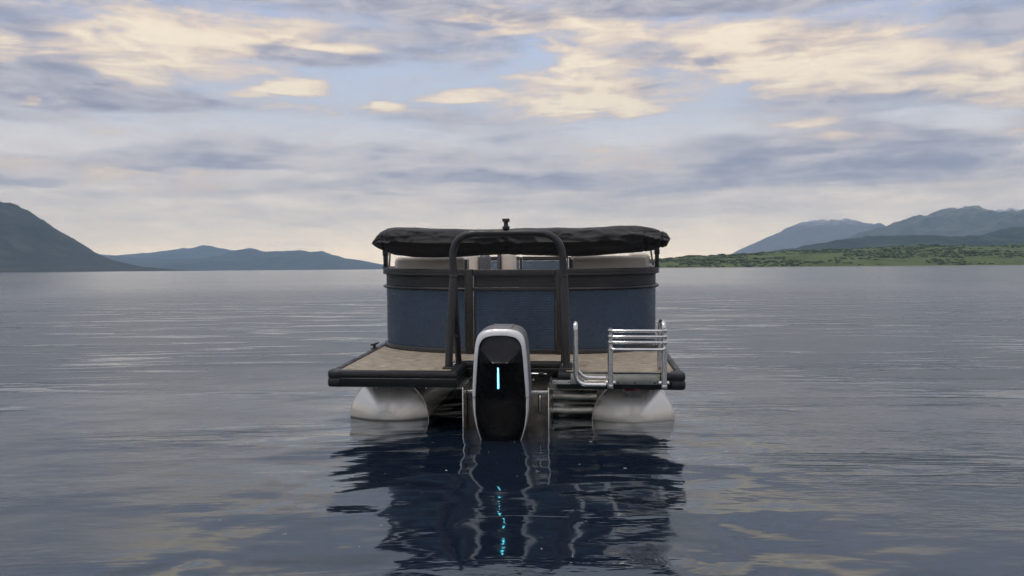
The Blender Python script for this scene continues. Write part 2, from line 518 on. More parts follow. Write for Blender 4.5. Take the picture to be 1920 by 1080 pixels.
# ------------------------------------------------------------------ structure: water
def water_material():
    m, g, b = principled('lake_water', (.007, .013, .025), .045, ior=1.7)
    pos = g.node('ShaderNodeNewGeometry').outputs['Position']
    px_, py_, pz_ = g.xyz(pos)
    dist = g.v('LENGTH', pos)
    flat = g.vec(px_, py_, 0.0)
    # cat's paws: where wind touches the lake
    patch = g.noise(g.v('MULTIPLY', flat, (.05, .16, 1)), 1.0, 2, .55)
    patch2 = g.noise(g.v('MULTIPLY', flat, (.30, 1.2, 1)), 1.0, 2, .5)
    pm = g.rng(g.m('ADD', g.m('MULTIPLY', patch, .55), g.m('MULTIPLY', patch2, .45)), .42, .62)
    lee = g.m('MULTIPLY', g.rng(g.m('ABSOLUTE', g.m('MULTIPLY_ADD', g.m('SUBTRACT', patch2, .5), 1.6, px_)), 1.15, 2.2, 1.0, 0.0), g.rng(py_, 6.5, 9.0, 1.0, 0.0))
    far = g.m('MAXIMUM', g.rng(dist, 5.5, 26.0), g.m('MULTIPLY', g.m('SUBTRACT', 1.0, lee), .75))
    ripple = g.m('MULTIPLY', g.m('MULTIPLY_ADD', pm, .90, .10), g.m('MULTIPLY_ADD', far, .80, .20))
    swell = g.noise(g.v('MULTIPLY', flat, (.85, 1.0, 1)), 1.45, 2, .42, .22)
    wav = g.noise(g.v('MULTIPLY', flat, (.60, 1.0, 1)), 3.6, 2, .5, .2)
    rip = g.noise(g.v('MULTIPLY', flat, (.38, 1.0, 1)), 10.0, 2, .55)
    fin = g.noise(g.v('MULTIPLY', flat, (.5, 1.0, 1)), 34.0, 1, .5)
    # long-crested wavelets of the old wake
    # old wake: gentle faces towards the boat's stern, short steep backs that catch the low sky
    tilt = g.m('MULTIPLY_ADD', g.m('ABSOLUTE', px_), .10, py_)
    sn = g.noise(g.vec(g.m('MULTIPLY', px_, .20), g.m('MULTIPLY', tilt, 1.9), 0.0), 1.0, 3, .60, .35)
    crest = g.m('SUBTRACT', 1.0, g.m('ABSOLUTE', g.m('MULTIPLY_ADD', sn, 6.0, -3.0)))
    wake = g.m('MULTIPLY', g.rng(g.m('ADD', g.m('MULTIPLY', patch2, .75), g.m('MULTIPLY', patch, .25)), .465, .565), g.m('MULTIPLY', g.rng(dist, 3.6, 8.0, .65, 1), g.rng(dist, 22.0, 40.0, 1, .1)))
    slick = g.m('MULTIPLY', g.rng(g.m('ABSOLUTE', g.m('SUBTRACT', sn, .5)), .024, .070, 1, 0), wake)
    ripple = g.m('MULTIPLY', ripple, g.m('MULTIPLY_ADD', slick, -.85, 1.0))
    near = g.m('MULTIPLY', g.rng(dist, 5.0, 16.0, 1.0, 0.0), g.m('MULTIPLY_ADD', lee, .6, .4))
    h = g.m('MULTIPLY', swell, g.m('MULTIPLY_ADD', near, .048, .014))
    h = g.m('MULTIPLY_ADD', crest, g.m('MULTIPLY', wake, .0022), h)
    h = g.m('MULTIPLY_ADD', wav, g.m('MULTIPLY_ADD', ripple, .010, g.m('MULTIPLY_ADD', near, .0045, .0030)), h)
    h = g.m('MULTIPLY_ADD', rip, g.m('MULTIPLY_ADD', ripple, .021, .0007), h)
    h = g.m('MULTIPLY_ADD', fin, g.m('MULTIPLY_ADD', ripple, .0065, .00015), h)
    bump(g, b, h, 1.0, 1.0)
    # wind-ruffled water is dull, the slicks between are smooth and catch the low sky
    dull = g.m('SUBTRACT', g.m('MULTIPLY_ADD', g.m('MAXIMUM', g.rng(dist, 5.5, 11.0), g.m('MULTIPLY', g.m('SUBTRACT', 1.0, lee), .55)), .25, .065), g.rng(dist, 20.0, 70.0, 0.0, .17))
    g._set(b.inputs['Roughness'], g.m('MULTIPLY', dull, g.m('MULTIPLY_ADD', slick, -.92, 1.0)))
    b.inputs['Specular Tint'].default_value = (.72, .98, .98, 1.0)
    return m
MAT['water'] = water_material()

def water_h(X, Y):
    """low swell left by the boat's wake"""
    return (fbm(X * .35, Y * .6, 3, 2) - .5) * .028 + (fbm(X * .9 + Y * .2, Y * 1.7, 9, 2) - .5) * .010
def water_z(x, y):
    return float(water_h(np.array([x]), np.array([y]))[0])

def make_water():
    rad = [0.0, .6]
    while rad[-1] < 11000:
        rad.append(rad[-1] + max(.09, rad[-1] * .02) if rad[-1] < 60 else rad[-1] * 1.09)
    rad[-1] = 11000
    na = 540
    rr = np.array(rad[1:])
    aa = np.arange(na) / na * 2 * np.pi
    Rg, Ag = np.meshgrid(rr, aa, indexing='ij')
    X, Y = Rg * np.sin(Ag), 4.0 + Rg * np.cos(Ag)
    amp = np.clip(1.2 - Rg / 40, 0, 1)
    Z = water_h(X, Y) * amp
    vs = [(0, 4.0, 0)] + list(zip(X.ravel().tolist(), Y.ravel().tolist(), Z.ravel().tolist()))
    fs = [(0, 1 + (k + 1) % na, 1 + k) for k in range(na)]
    for i in range(len(rr) - 1):
        for k in range(na):
            a, b_ = 1 + i * na + k, 1 + i * na + (k + 1) % na
            fs.append((a, b_, b_ + na, a + na))
    mb = MB()
    mb.v, mb.f = vs, fs
    o = mb.build('lake_water', 'water', smooth=180)
    o['kind'] = 'structure'
    o['label'] = 'calm grey lake water with soft ripples'
    return o
make_water()

# ------------------------------------------------------------------ structure: shores and mountains
def terrain_material(name, cols, scale, pale_top=None, rough=.9, bumpd=0.0, shoreline=False):
    m, g, b = principled(name, cols[0], rough, spec=.15)
    pos = g.node('ShaderNodeNewGeometry').outputs['Position']
    n = g.noise(pos, scale, 8, .62, .3)
    n2_ = g.noise(g.v('ADD', pos, (91., 17., 33.)), scale * 5.5, 6, .6)
    t = g.m('ADD', g.m('MULTIPLY', n, .6), g.m('MULTIPLY', n2_, .4))
    k = len(cols)
    c = g.ramp(g.rng(t, .34, .66, smooth=False), [(i / (k - 1), cc) for i, cc in enumerate(cols)])
    if pale_top:  # blends to a paler colour above a ragged height
        col, z0, z1 = pale_top
        _, _, pz = g.xyz(pos)
        f = g.rng(g.m('ADD', pz, g.m('MULTIPLY', g.m('SUBTRACT', n2_, .5), (z1 - z0) * 2.5)), z0, z1)
        c = g.mix(f, c, col)
    if shoreline:
        _, _, pz = g.xyz(pos)
        c = g.mix(g.rng(g.m('ADD', pz, g.m('MULTIPLY', n2_, 1.6)), 1.2, 2.0, 1, 0), c, (.24, .22, .19))
    g._set(b.inputs['Base Color'], c)
    if bumpd:
        bump(g, b, n2_, bumpd)
    return m
FOREST = [(.006, .012, .010), (.024, .036, .024), (.080, .085, .055)]
MAT['hill_near'] = terrain_material('forested_hill', [(.008, .012, .010), (.022, .029, .022), (.070, .074, .052)], .012)
MAT['ridge_far'] = terrain_material('far_ridge', FOREST, .006)
MAT['ridge_farther'] = terrain_material('farther_ridge', FOREST, .003)
MAT['mount_pale'] = terrain_material('pale_mountain', [(.07, .075, .065), (.10, .105, .09), (.14, .14, .12)], .004, pale_top=((.42, .41, .40), 420, 540))  # haze depth also put into the colours: far mountains paler, near slope darker
MAT['mount_big'] = terrain_material('big_mountain', [(.018, .030, .024), (.06, .075, .055), (.15, .155, .11)], .007, pale_top=((.22, .21, .20), 340, 460))
MAT['mount_mid'] = terrain_material('wooded_slope', [(.004, .012, .009), (.014, .032, .020), (.055, .080, .040)], .008)
MAT['shore'] = terrain_material('grassy_shore', [(.042, .062, .015), (.066, .092, .022), (.090, .118, .032), (.115, .13, .044)], .022, bumpd=1.5, shoreline=True)

def horizon_y(px):
    return 503 - .007 * (px - 960)

def ridge_height(prof, D):
    xs = np.array([(p[0] - 960) / 1500.0 * D for p in prof])
    hs = np.array([(horizon_y(p[0]) - p[1]) / 1500.0 * D + 1.2 for p in prof])
    return lambda X: np.interp(X, xs, hs)

def smooth1(f, X, w):
    return sum(f(X + o * w) for o in (-1, -.5, 0, .5, 1)) / 5

def ridge(name, label, mat, prof, D, front, back, nx, ny, rough=.18, cell=300., seed=1, sm=None, power=1.25):
    """a mountain mass: crest at distance D with the given outline, spurs and gullies on both flanks"""
    f = ridge_height(prof, D)
    x0, x1 = (prof[0][0] - 960) / 1500.0 * D, (prof[-1][0] - 960) / 1500.0 * D
    xs = np.linspace(x0, x1, nx)
    vs_ = np.linspace(-1, 1, ny)
    X, V = np.meshgrid(xs, vs_, indexing='ij')
    Y = D + np.where(V < 0, V * front, V * back)
    H = smooth1(f, X, sm or D * .006)
    sh = (1 - np.abs(V) ** power)
    warp_ = (fbm(X / cell * .7, Y / cell * .7, seed + 40, 3) - .5) * cell * 1.2
    n = ridged((X + warp_) / cell, (Y + warp_ * .6) / cell, seed, 6) - .62
    Z = H * sh + n * H * rough * 2.2 * (sh * (1 - sh) * 2.6 + .20) + (fbm(X / cell * 6, Y / cell * 6, seed + 7, 4) - .5) * H * .06 + (ridged(X / cell * 5.3 + 9, Y / cell * 5.3, seed + 17, 3) - .6) * H * .16 * np.sqrt(np.clip(sh, 0, 1))
    edge = np.minimum(1, (1 - np.abs(V)) * 6)
    Z = Z * edge - 3 * (1 - edge)
    mb = MB()
    mb.grid([list(zip(X[i].tolist(), Y[i].tolist(), Z[i].tolist())) for i in range(nx)])
    o = mb.build(name, mat, smooth=180)
    o['kind'] = 'structure'
    o['label'] = label
    return o

ridge('hill', 'steep dark wooded hill falling to the water at far left', 'hill_near',
      [(-1100, 500), (-800, 440), (-500, 400), (-250, 365), (-80, 358), (5, 377), (45, 396), (85, 424), (130, 456), (180, 482), (240, 499), (330, 507), (420, 510)],
      3000, 1300, 380, 220, 120, rough=.20, cell=300., seed=3, sm=8, power=1.6)
ridge('distant_ridge', 'long blue ridge with rounded knolls across the lake', 'ridge_far',
      [(-600, 440), (-200, 450), (60, 470), (190, 478), (260, 484), (330, 486), (372, 486), (430, 484), (462, 468), (478, 466), (500, 473), (545, 472), (568, 469), (585, 473), (606, 471), (640, 482), (690, 491), (740, 500), (800, 506), (860, 509)],
      8000, 1900, 600, 360, 90, rough=.20, cell=800., seed=11, sm=12)
ridge('farther_ridge', 'paler blue ridge rising behind the knolls', 'ridge_farther',
      [(-700, 430), (-200, 440), (120, 476), (230, 478), (300, 472), (345, 466), (380, 461), (402, 463), (430, 468), (470, 474), (560, 490), (680, 503), (760, 509)],
      10200, 1500, 600, 260, 60, rough=.16, cell=900., seed=23, sm=16)
ridge('pale_mountain', 'pale hazy mountain with a pale rounded top behind the right shore', 'mount_pale',
      [(1290, 505), (1370, 476), (1420, 455), (1470, 434), (1505, 420), (1540, 416), (1585, 415), (1612, 423), (1635, 432), (1680, 425), (1720, 408), (1800, 402), (1900, 396), (2050, 388), (2300, 410), (2700, 470), (3000, 500)],
      9000, 2600, 600, 320, 90, rough=.28, cell=800., seed=31, sm=12)
ridge('big_mountain', 'broad grey mountain with a rounded summit at far right', 'mount_big',
      [(1400, 505), (1520, 470), (1600, 441), (1660, 426), (1710, 410), (1745, 402), (1780, 394), (1800, 391), (1830, 396), (1868, 404), (1900, 398), (1940, 391), (2000, 385), (2150, 400), (2400, 440), (2700, 490)],
      5700, 1900, 500, 320, 110, rough=.28, cell=560., seed=43, sm=10)
ridge('wooded_slope', 'dark teal wooded slope below the grey mountain', 'mount_mid',
      [(1260, 503), (1380, 482), (1480, 466), (1560, 454), (1620, 445), (1680, 443), (1740, 446), (1800, 447), (1850, 438), (1890, 430), (1930, 425), (2050, 415), (2300, 430), (2600, 490)],
      3100, 1250, 350, 300, 110, rough=.26, cell=340., seed=57, sm=8)
SHORE_PROF = [(1130, 501), (1180, 493), (1235, 487), (1262, 484), (1290, 481), (1330, 481), (1390, 477), (1480, 472), (1560, 470), (1640, 466), (1700, 463), (1760, 462), (1830, 464), (1920, 460), (2100, 452), (2400, 450), (2800, 480)]
SHORE_D = 1500
shore = ridge('green_shore', 'low green grassy shore along the right of the lake', 'shore', SHORE_PROF, SHORE_D, 330, 240, 420, 110, rough=.10, cell=120., seed=71, sm=6, power=1.7)

# bushes and low trees covering the green shore: far too many to count
def leaf_mat():
    m, g, b = principled('shore_bushes', (.04, .06, .02), .9, spec=.1)
    pos = g.node('ShaderNodeNewGeometry').outputs['Position']
    n = g.m('ADD', g.m('MULTIPLY', g.noise(pos, .03, 3, .5), .5), g.m('MULTIPLY', g.noise(pos, .35, 3, .6), .5))
    g._set(b.inputs['Base Color'], g.ramp(g.rng(n, .36, .64, smooth=False), [(0, (.024, .038, .010)), (.5, (.048, .068, .018)), (1, (.085, .105, .032))]))
    return m
MAT['bush'] = leaf_mat()
def shore_bushes():
    rng = np.random.default_rng(5)
    me = shore.data
    co = np.empty(len(me.vertices) * 3)
    me.vertices.foreach_get('co', co)
    co = co.reshape(420, 110, 3)
    ico = bmesh.new()
    bmesh.ops.create_icosphere(ico, subdivisions=1, radius=1.0)
    iv = np.array([v.co[:] for v in ico.verts])
    itri = np.array([[v.index for v in f.verts] for f in ico.faces])
    ico.free()
    n = 15000
    ii, jj = rng.integers(0, 400, n), rng.integers(6, 66, n)
    base = co[ii, jj] + rng.normal(0, 1.2, (n, 3)) * [1, 1, 0]
    keep = (fbm(base[:, 0] / 60, base[:, 1] / 25, 91, 3) > .50) & (base[:, 2] > .8)
    base = base[keep]
    n = len(base)
    s = rng.uniform(.8, 2.2, n) * (1 + (rng.random(n) < .05) * .9)
    V = iv[None] * (1 + rng.normal(0, .30, (n, len(iv), 1))) * s[:, None, None] * np.array([1.5, 1.3, .5])
    V = V + base[:, None, :] + np.array([0, 0, .5]) * s[:, None, None]
    Fq = itri[None] + (np.arange(n) * len(iv))[:, None, None]
    me2 = bpy.data.meshes.new('shore_bushes')
    me2.from_pydata(V.reshape(-1, 3).tolist(), [], Fq.reshape(-1, 3).tolist())
    me2.materials.append(MAT['bush'])
    o = bpy.data.objects.new('shore_bushes', me2)
    COL.objects.link(o)
    o['kind'] = 'stuff'
    o['label'] = 'low green bushes covering the right shore'
    o['category'] = 'bushes'
shore_bushes()

# ------------------------------------------------------------------ haze
hz = bpy.data.materials.new('haze')
hz.use_nodes = True
hz.node_tree.nodes.clear()
_pv = hz.node_tree.nodes.new('ShaderNodeVolumePrincipled')
_pv.inputs['Color'].default_value = (.52, .73, 1.0, 1)
_pv.inputs['Density'].default_value = 1.05e-4
_pv.inputs['Anisotropy'].default_value = 0.0
_ho = hz.node_tree.nodes.new('ShaderNodeOutputMaterial')
hz.node_tree.links.new(_pv.outputs[0], _ho.inputs['Volume'])
hb = MB().box(-11300, 11300, -11300, 11300, -6, 760)
ho = hb.build('haze', hz, smooth=None, kind='stuff')
ho['label'] = 'thin blue haze over the lake and mountains'
ho['category'] = 'haze'

# ------------------------------------------------------------------ the pontoon boat
# boat frame: x to starboard side in view, y forward from the stern edge, z up from the deck surface
BOAT_M = Matrix.LocRotScale(Vector((-.0711, 5.7985, .4256)), None, None) @ \
    Matrix(((.99597, .08974, -.00004, 0), (-.08968, .99537, -.03464, 0), (-.00306, .0345, .9994, 0), (0, 0, 0, 1)))
BM = BOAT_M.to_3x3().to_quaternion().to_matrix().to_4x4()
BM.translation = BOAT_M.translation
boat = empty('pontoon_boat', BM, 'pontoon boat seen from the stern with blue fence panels and rolled black canopy', 'boat')
HW = 1.295

# deck surface with the motor notch
NL, NR, ND = -.345, .405, .50
ring = [(-1.243, .052), (NL - .05, .052), (NL - .05, ND + .05), (NR + .05, ND + .05), (NR + .05, .052), (1.243, .052), (1.243, 6.5), (-1.243, 6.5)]
dk = MB()
k = len(ring)
dk.add([(x, y, .004) for x, y in ring] + [(x, y, -.03) for x, y in ring],
       [tuple(range(k)), tuple(range(2 * k - 1, k - 1, -1))] + [(i, (i + 1) % k, k + (i + 1) % k, k + i) for i in range(k)])
dk.build('deck', 'carpet', boat, smooth=None)
# aluminium-black edge extrusion: rounded lip over a flat skirt (profile offset is outward)
skirt = [(-.052, -.03), (-.052, .008), (-.046, .013), (-.012, .014), (.000, .009), (.006, -.003), (.008, -.014), (.0075, -.032), (.004, -.036), (.004, -.039), (.007, -.042), (.007, -.101), (.003, -.106), (-.05, -.106)]
lipped = [(o, z) for o, z in skirt]
for nm, path in (('stern_trim', [(-1.22, .0), (NL, .0), (NL, ND), (NR, ND), (NR, .0), (1.22, .0)]),):
    MB().sweep(path, lipped).build(nm, 'trim', boat, smooth=40)
for s in (-1, 1):
    pth = [(-1.295, 6.55), (-1.295, .06)] if s < 0 else [(1.295, .06), (1.295, 6.55)]
    MB().sweep(pth, lipped).build('side_trim', 'trim', boat, smooth=40)
    # moulded corner cap with two bumps
    cap = MB()
    x0 = -1.298 if s < 0 else 1.298
    rows = []
    for (o, z) in [(-.01, .016), (.004, .013), (.012, .002), (.013, -.016), (.012, -.032), (.008, -.040), (.009, -.046), (.013, -.052), (.015, -.070), (.014, -.094), (.008, -.105), (-.01, -.108)]:
        row = [(x0 - s * .085, -.008 - o * .55, z)]
        for q in range(9):
            a = R(90 * q / 8)
            rr = .03
            cx, cy = x0 - s * rr, -.003 + rr
            row.append((cx + s * (rr + o) * math.sin(a), cy - (rr + o) * math.cos(a), z))
        row.append((x0 + s * o, .10, z))
        rows.append(row)
    cap.grid(rows)
    top = rows[0]
    cap.add(top + [(x0 - s * .085, .10, .016)], [tuple(range(len(top) + 1))])
    cap.build('corner_cap', 'trim', boat, smooth=50)
# cleat on the left edge
cl = MB()
cl.box(-1.305, -1.262, 1.20, 1.30, .012, .020, .003)
cl.tube([(-1.283, 1.235, .018), (-1.283, 1.235, .042)], .008, 10)
cl.tube([(-1.283, 1.268, .018), (-1.283, 1.268, .042)], .008, 10)
cl.tube([(-1.294, 1.17, .052), (-1.287, 1.20, .048), (-1.281, 1.25, .046), (-1.275, 1.30, .048), (-1.268, 1.33, .053)], [.006, .009, .011, .009, .006], 10)
cl.build('cleat', 'black_plastic', boat)
# underside: deck beams and skin
MB().box(-1.24, 1.24, .62, 6.4, -.115, -.104).build('underdeck', 'under', boat, smooth=None)
MB().box(-1.24, NL - .06, .03, .62, -.100, -.090).build('underdeck', 'under', boat, smooth=None)
MB().box(NR + .06, 1.24, .03, .62, -.100, -.090).build('underdeck', 'under', boat, smooth=None)
for yb in (.62, 1.02, 1.42, 1.82, 2.22, 2.62):
    MB().box(-1.2, 1.2, yb, yb + .05, -.16, -.115, .004).build('cross_beam', 'under', boat)

# pontoons: tube, shallow conical rear cap with a pressed hub, mounting bracket
PR, PZ = .3175, -.444
for s in (-1, 1):
    t = MB()
    yp = .50
    prof = [(PR, yp), (PR, 5.4), (PR * .93, 5.9), (PR * .7, 6.4), (PR * .35, 6.75), (.01, 6.9)]
    t.lathe([(PR - .002, yp - .002)] + prof, (s * .97, 0, PZ), 'Y', 64)
    pon = t.build('pontoon', 'pontoon', boat, smooth=40)
    c = MB()
    cprof = [(PR, yp + .01), (PR + .001, yp - .004), (PR - .006, yp - .012)]
    for q in range(1, 9):
        u = q / 8
        cprof.append((PR - .006 - (PR - .006 - .085) * u, yp - .012 - .105 * (1 - (1 - u) ** 1.55)))
    cprof += [(.080, yp - .1175), (.076, yp - .1180), (.073, yp - .1176), (.070, yp - .1180), (.03, yp - .1205), (.004, yp - .121)]
    c.lathe(cprof, (s * .97, 0, PZ), 'Y', 72)
    c.build('end_cap', 'pontoon', pon, smooth=20)
    w = MB()
    w.tube([(s * .97 + (PR + .001) * math.cos(a), yp - .003, PZ + (PR + .001) * math.sin(a)) for a in np.linspace(0, 2 * math.pi, 64, endpoint=False)], .004, 6, closed=True)
    w.build('weld_seam', 'pod_edge', pon)
    for q in range(8):
        MB().box(s * .97 - .16, s * .97 + .16, .62 + q * .55, .66 + q * .55, -.1505, -.1165).build('deck_bracket', 'under', pon, smooth=None)
    if s > 0:
        # warning decal near the top of the cap, following its slope
        def capy(x, z):
            r = math.hypot(x - .97, z - PZ)
            u = min(1, max(0, (PR - .006 - r) / (PR - .006 - .085)))
            return yp - .012 - .105 * (1 - (1 - u) ** 1.55)
        def patch(x0, x1, z0, z1, lift, nm, mat, nx=10, nz=4):
            mbp = MB()
            mbp.grid([[(x0 + (x1 - x0) * i / nx, capy(x0 + (x1 - x0) * i / nx, z0 + (z1 - z0) * j / nz) - lift, z0 + (z1 - z0) * j / nz) for j in range(nz + 1)] for i in range(nx + 1)])
            return mbp.build(nm, mat, pon, smooth=60)
        patch(.888, 1.036, -.252, -.190, .0015, 'warning_decal', 'decal')
        patch(.888, 1.036, -.200, -.190, .0025, 'decal_stripe', 'red')
        pm_ = MB()
        for q in range(5):
            z1 = -.206 - q * .0085
            x0 = .945 + .01 * (q % 2)
            x1 = 1.026 - .018 * ((q * 7) % 3)
            pm_.grid([[(x0 + (x1 - x0) * i / 6, capy(x0 + (x1 - x0) * i / 6, z1 - .0035 * j) - .0028, z1 - .0035 * j) for j in range(2)] for i in range(7)])
        for (x0, x1, z0, z1) in ((.900, .906, -.232, -.214), (.900, .934, -.236, -.231), (.915, .928, -.231, -.226)):
            pm_.grid([[(x0 + (x1 - x0) * i / 2, capy(x0 + (x1 - x0) * i / 2, z0 + (z1 - z0) * j) - .0028, z0 + (z1 - z0) * j) for j in range(2)] for i in range(3)])
        pm_.build('decal_print', 'decal_print', pon, smooth=None)

# motor pod: side plates, transom, handles, flange
pod = MB().box(-.285, .327, .16, 2.4, -.75, -.150, .004).build('motor_pod', 'pod', boat)
for x in (-.291, .333):
    MB().box(x - .004, x + .004, -.03, .9, -.75, -.098, .001).build('side_plate', 'pod_edge', pod)
    MB().box(min(x, x + math.copysign(.05, x)), max(x, x + math.copysign(.05, x)), .0, .44, -.1105, -.1065).build('plate_flange', 'plate', pod)
MB().box(-.283, .325, .125, .158, -.170, -.146, .003).build('transom_flange', 'pod_edge', pod)
MB().box(-.284, .326, .50, .52, -.149, -.06).build('splash_wall', 'under', pod, smooth=None)
for x in (-.205, .262):
    h = MB()
    h.tube(round_path([(x, .160, -.185), (x, .115, -.185), (x, .115, -.315), (x, .160, -.315)], .025, 6), .010, 12)
    h.build('grab_handle', 'chrome', pod)
# polished splash sheet between pod and right pontoon
sp = MB()
rows = []
for i in range(61):
    z = -.12 - i * .35 / 60
    yy = .62 - .030 * abs(math.sin(i * .16 + .3)) ** .6
    rows.append([(x, yy + .003 * math.sin(x * 14 + i * .07), z) for x in np.linspace(.340, .69, 16)])
sp.grid(rows)
sp.build('splash_sheet', 'plate', boat, smooth=60)

# fence outline in plan
def fence_path(x_from, x_to_side, y_end, s, off=0.0, n=30):
    """from the stern gate round the corner and forward; off moves it outward"""
    X0, RX, Y0, RY, HWF = .20, 1.032, .99, .58, 1.232
    pts = []
    a0 = math.asin((x_from - X0) / RX)
    for q in range(n + 1):
        a = a0 + (math.pi / 2 - a0) * q / n
        pts.append((s * (X0 + RX * math.sin(a)), Y0 + RY * (1 - math.cos(a))))
    pts.append((s * HWF, y_end))
    # apply outward offset by normals
    out = []
    for i, p in enumerate(pts):
        a = Vector(pts[max(i - 1, 0)])
        b_ = Vector(pts[min(i + 1, len(pts) - 1)])
        d = (b_ - a).normalized()
        nn = Vector((d.y, -d.x)) * s
        if nn.y > 0 and abs(p[0]) < .5:
            nn = -nn
        q = Vector(p) + nn * off
        out.append((q.x, q.y))
    return out

def ribbed(z0, z1, pitch_, depth, base):
    """corrugated sheet profile, offset outward"""
    n = max(2, round((z1 - z0) / pitch_))
    p = []
    for i in range(n):
        a = z0 + (z1 - z0) * i / n
        h = (z1 - z0) / n
        p += [(base, a + h * .05), (base + depth, a + h * .30), (base + depth, a + h * .70), (base, a + h * .95)]
    return p

def fence_section(s, x_from, y_end, path=None, front=False):
    pth = path or fence_path(x_from, None, y_end, s)
    if s < 0 or path:
        pass
    # sweep puts positive offsets to the right of travel; going out to the right side and forward the outside is on the right for s>0
    P_ = pth if s > 0 else pth[::-1]
    lo = MB()
    lo.sweep(P_, ribbed(.045, .545, .0139, .0008, .0) + [(-.012, .545), (-.012, .045)])
    sec = lo.build('fence_panel', 'blue', boat, smooth=20)
    MB().sweep(P_, ribbed(.572, .668, .0139, .0008, .0) + [(-.012, .668), (-.012, .572)]).build('upper_band', 'upper_band', sec, smooth=20)
    MB().sweep(P_, [(-.03, .004), (-.03, .046), (.020, .046), (.025, .040), (.025, .008), (.020, .004)]).build('bottom_rail', 'dark_frame', sec, smooth=40)
    MB().sweep(P_, [(-.03, .669), (-.03, .722), (-.02, .727), (.024, .727), (.031, .722), (.031, .700), (.028, .698), (.028, .692), (.031, .690), (.031, .674), (.026, .669)]).build('top_rail', 'charcoal', sec, smooth=35)
    MB().sweep(P_, [(-.01, .543)] + [(.004 + .027 * math.sin(a) ** .8, .5575 + .0145 * -math.cos(a)) for a in np.linspace(.15, math.pi - .15, 10)] + [(-.01, .572)]).build('mid_rail', 'charcoal', sec, smooth=50)
    return sec
secs = []
for s in (-1, 1):
    sec = fence_section(s, .408, 3.0)
    secs.append(sec)
    MB().box(*sorted((s * .403, s * .419)), .964, .998, .046, .669, .002).build('panel_edge', 'dark_frame', sec)
    fence_section(s, 0, 0, path=[(s * 1.232, 3.02), (s * 1.232, 5.9)] if s > 0 else [(-1.232, 3.02), (-1.232, 5.9)])
# posts and gate
for x0, x1 in ((-.4025, -.350), (.354, .4025)):
    MB().box(x0, x1, .958, 1.004, .004, .726, .004).build('fence_post', 'dark_frame', boat)
gate = MB().sweep([(-.345, .99), (.349, .99)], ribbed(.045, .545, .0139, .0011, .004) + [(-.012, .545), (-.012, .045)]).build('stern_gate', 'blue', boat, smooth=20)
MB().sweep([(-.345, .99), (.349, .99)], ribbed(.572, .668, .0139, .0012, .004) + [(-.012, .668), (-.012, .572)]).build('upper_band', 'upper_band', gate, smooth=20)
MB().box(-.350, .354, .968, 1.002, .669, .722, .004).build('top_rail', 'charcoal', gate)
MB().box(-.350, .354, .970, 1.002, .010, .047, .004).build('bottom_rail', 'dark_frame', gate)
MB().box(-.350, .354, .972, 1.000, .543, .571, .004).build('mid_rail', 'charcoal', gate)
for x in (-.344, .340):
    MB().box(x, x + .012, .974, 1.001, .048, .668, .002).build('panel_edge', 'dark_frame', gate)
# bow fence, seen through the gap under the canopy
for (x0, x1) in ((-1.2, -.40), (-.352, .352), (.40, 1.2)):
    pth = [(x1, 6.55), (x0, 6.55)]
    b0 = MB().sweep(pth, [(o, z) for o, z in ribbed(.05, .655, .014, .003, .0)] + [(-.012, .655), (-.012, .05)]).build('bow_panel', 'blue', boat, smooth=20)
    MB().box(x0, x1, 6.53, 6.575, .656, .720, .004).build('top_rail', 'charcoal', b0)
for x in (-.376, .376):
    MB().box(x - .02, x + .02, 6.52, 6.58, .004, .712, .004).build('bow_post', 'dark_frame', boat)
# inner face of the bow panels towards the stern
for (x0, x1) in ((-1.2, -.40), (-.352, .352), (.40, 1.2)):
    MB().sweep([(x0, 6.53), (x1, 6.53)], ribbed(.05, .655, .014, .003, .0) + [(-.008, .655), (-.008, .05)]).build('bow_panel', 'blue', boat, smooth=20)

# seats
def cushion(name, x0, x1, y0, y1, z0, z1, r, mat='vinyl', parent=None, crown=.012, corner=None):
    bm = bmesh.new()
    bmesh.ops.create_cube(bm, size=1)
    for v in bm.verts:
        v.co = Vector(((x0 + x1) / 2 + v.co.x * (x1 - x0), (y0 + y1) / 2 + v.co.y * (y1 - y0), (z0 + z1) / 2 + v.co.z * (z1 - z0)))
    bmesh.ops.bevel(bm, geom=list(bm.edges), offset=r, segments=6, affect='EDGES', profile=.5)
    mb = MB()
    bm.verts.index_update()
    mb.add([v.co for v in bm.verts], [[v.index for v in f.verts] for f in bm.faces])
    bm.free()
    return mb.build(name, mat, parent or boat, smooth=50)
sl = cushion('lounge_backrest', -1.130, -.47, 1.40, 1.56, .38, .822, .045)
cushion('lounge_base', -1.13, -.47, 1.56, 2.05, .06, .46, .04)
cushion('piping_panel', -.478, -.462, 1.41, 1.55, .40, .80, .007, 'vinyl_grey', sl)
sr = cushion('lounge_backrest', .475, 1.165, 1.40, 1.56, .38, .826, .045)
cushion('headrest', .98, 1.175, 1.42, 1.62, .74, .845, .045, 'vinyl', sr)
cushion('lounge_base', .475, 1.16, 1.56, 2.05, .06, .46, .04)
cushion('piping_panel', .462, .478, 1.41, 1.55, .40, .80, .007, 'vinyl_grey', sr)
for s in (-1, 1):
    cushion('side_bench', *sorted((s * .62, s * 1.17)), 2.2, 5.7, .06, .44, .05)
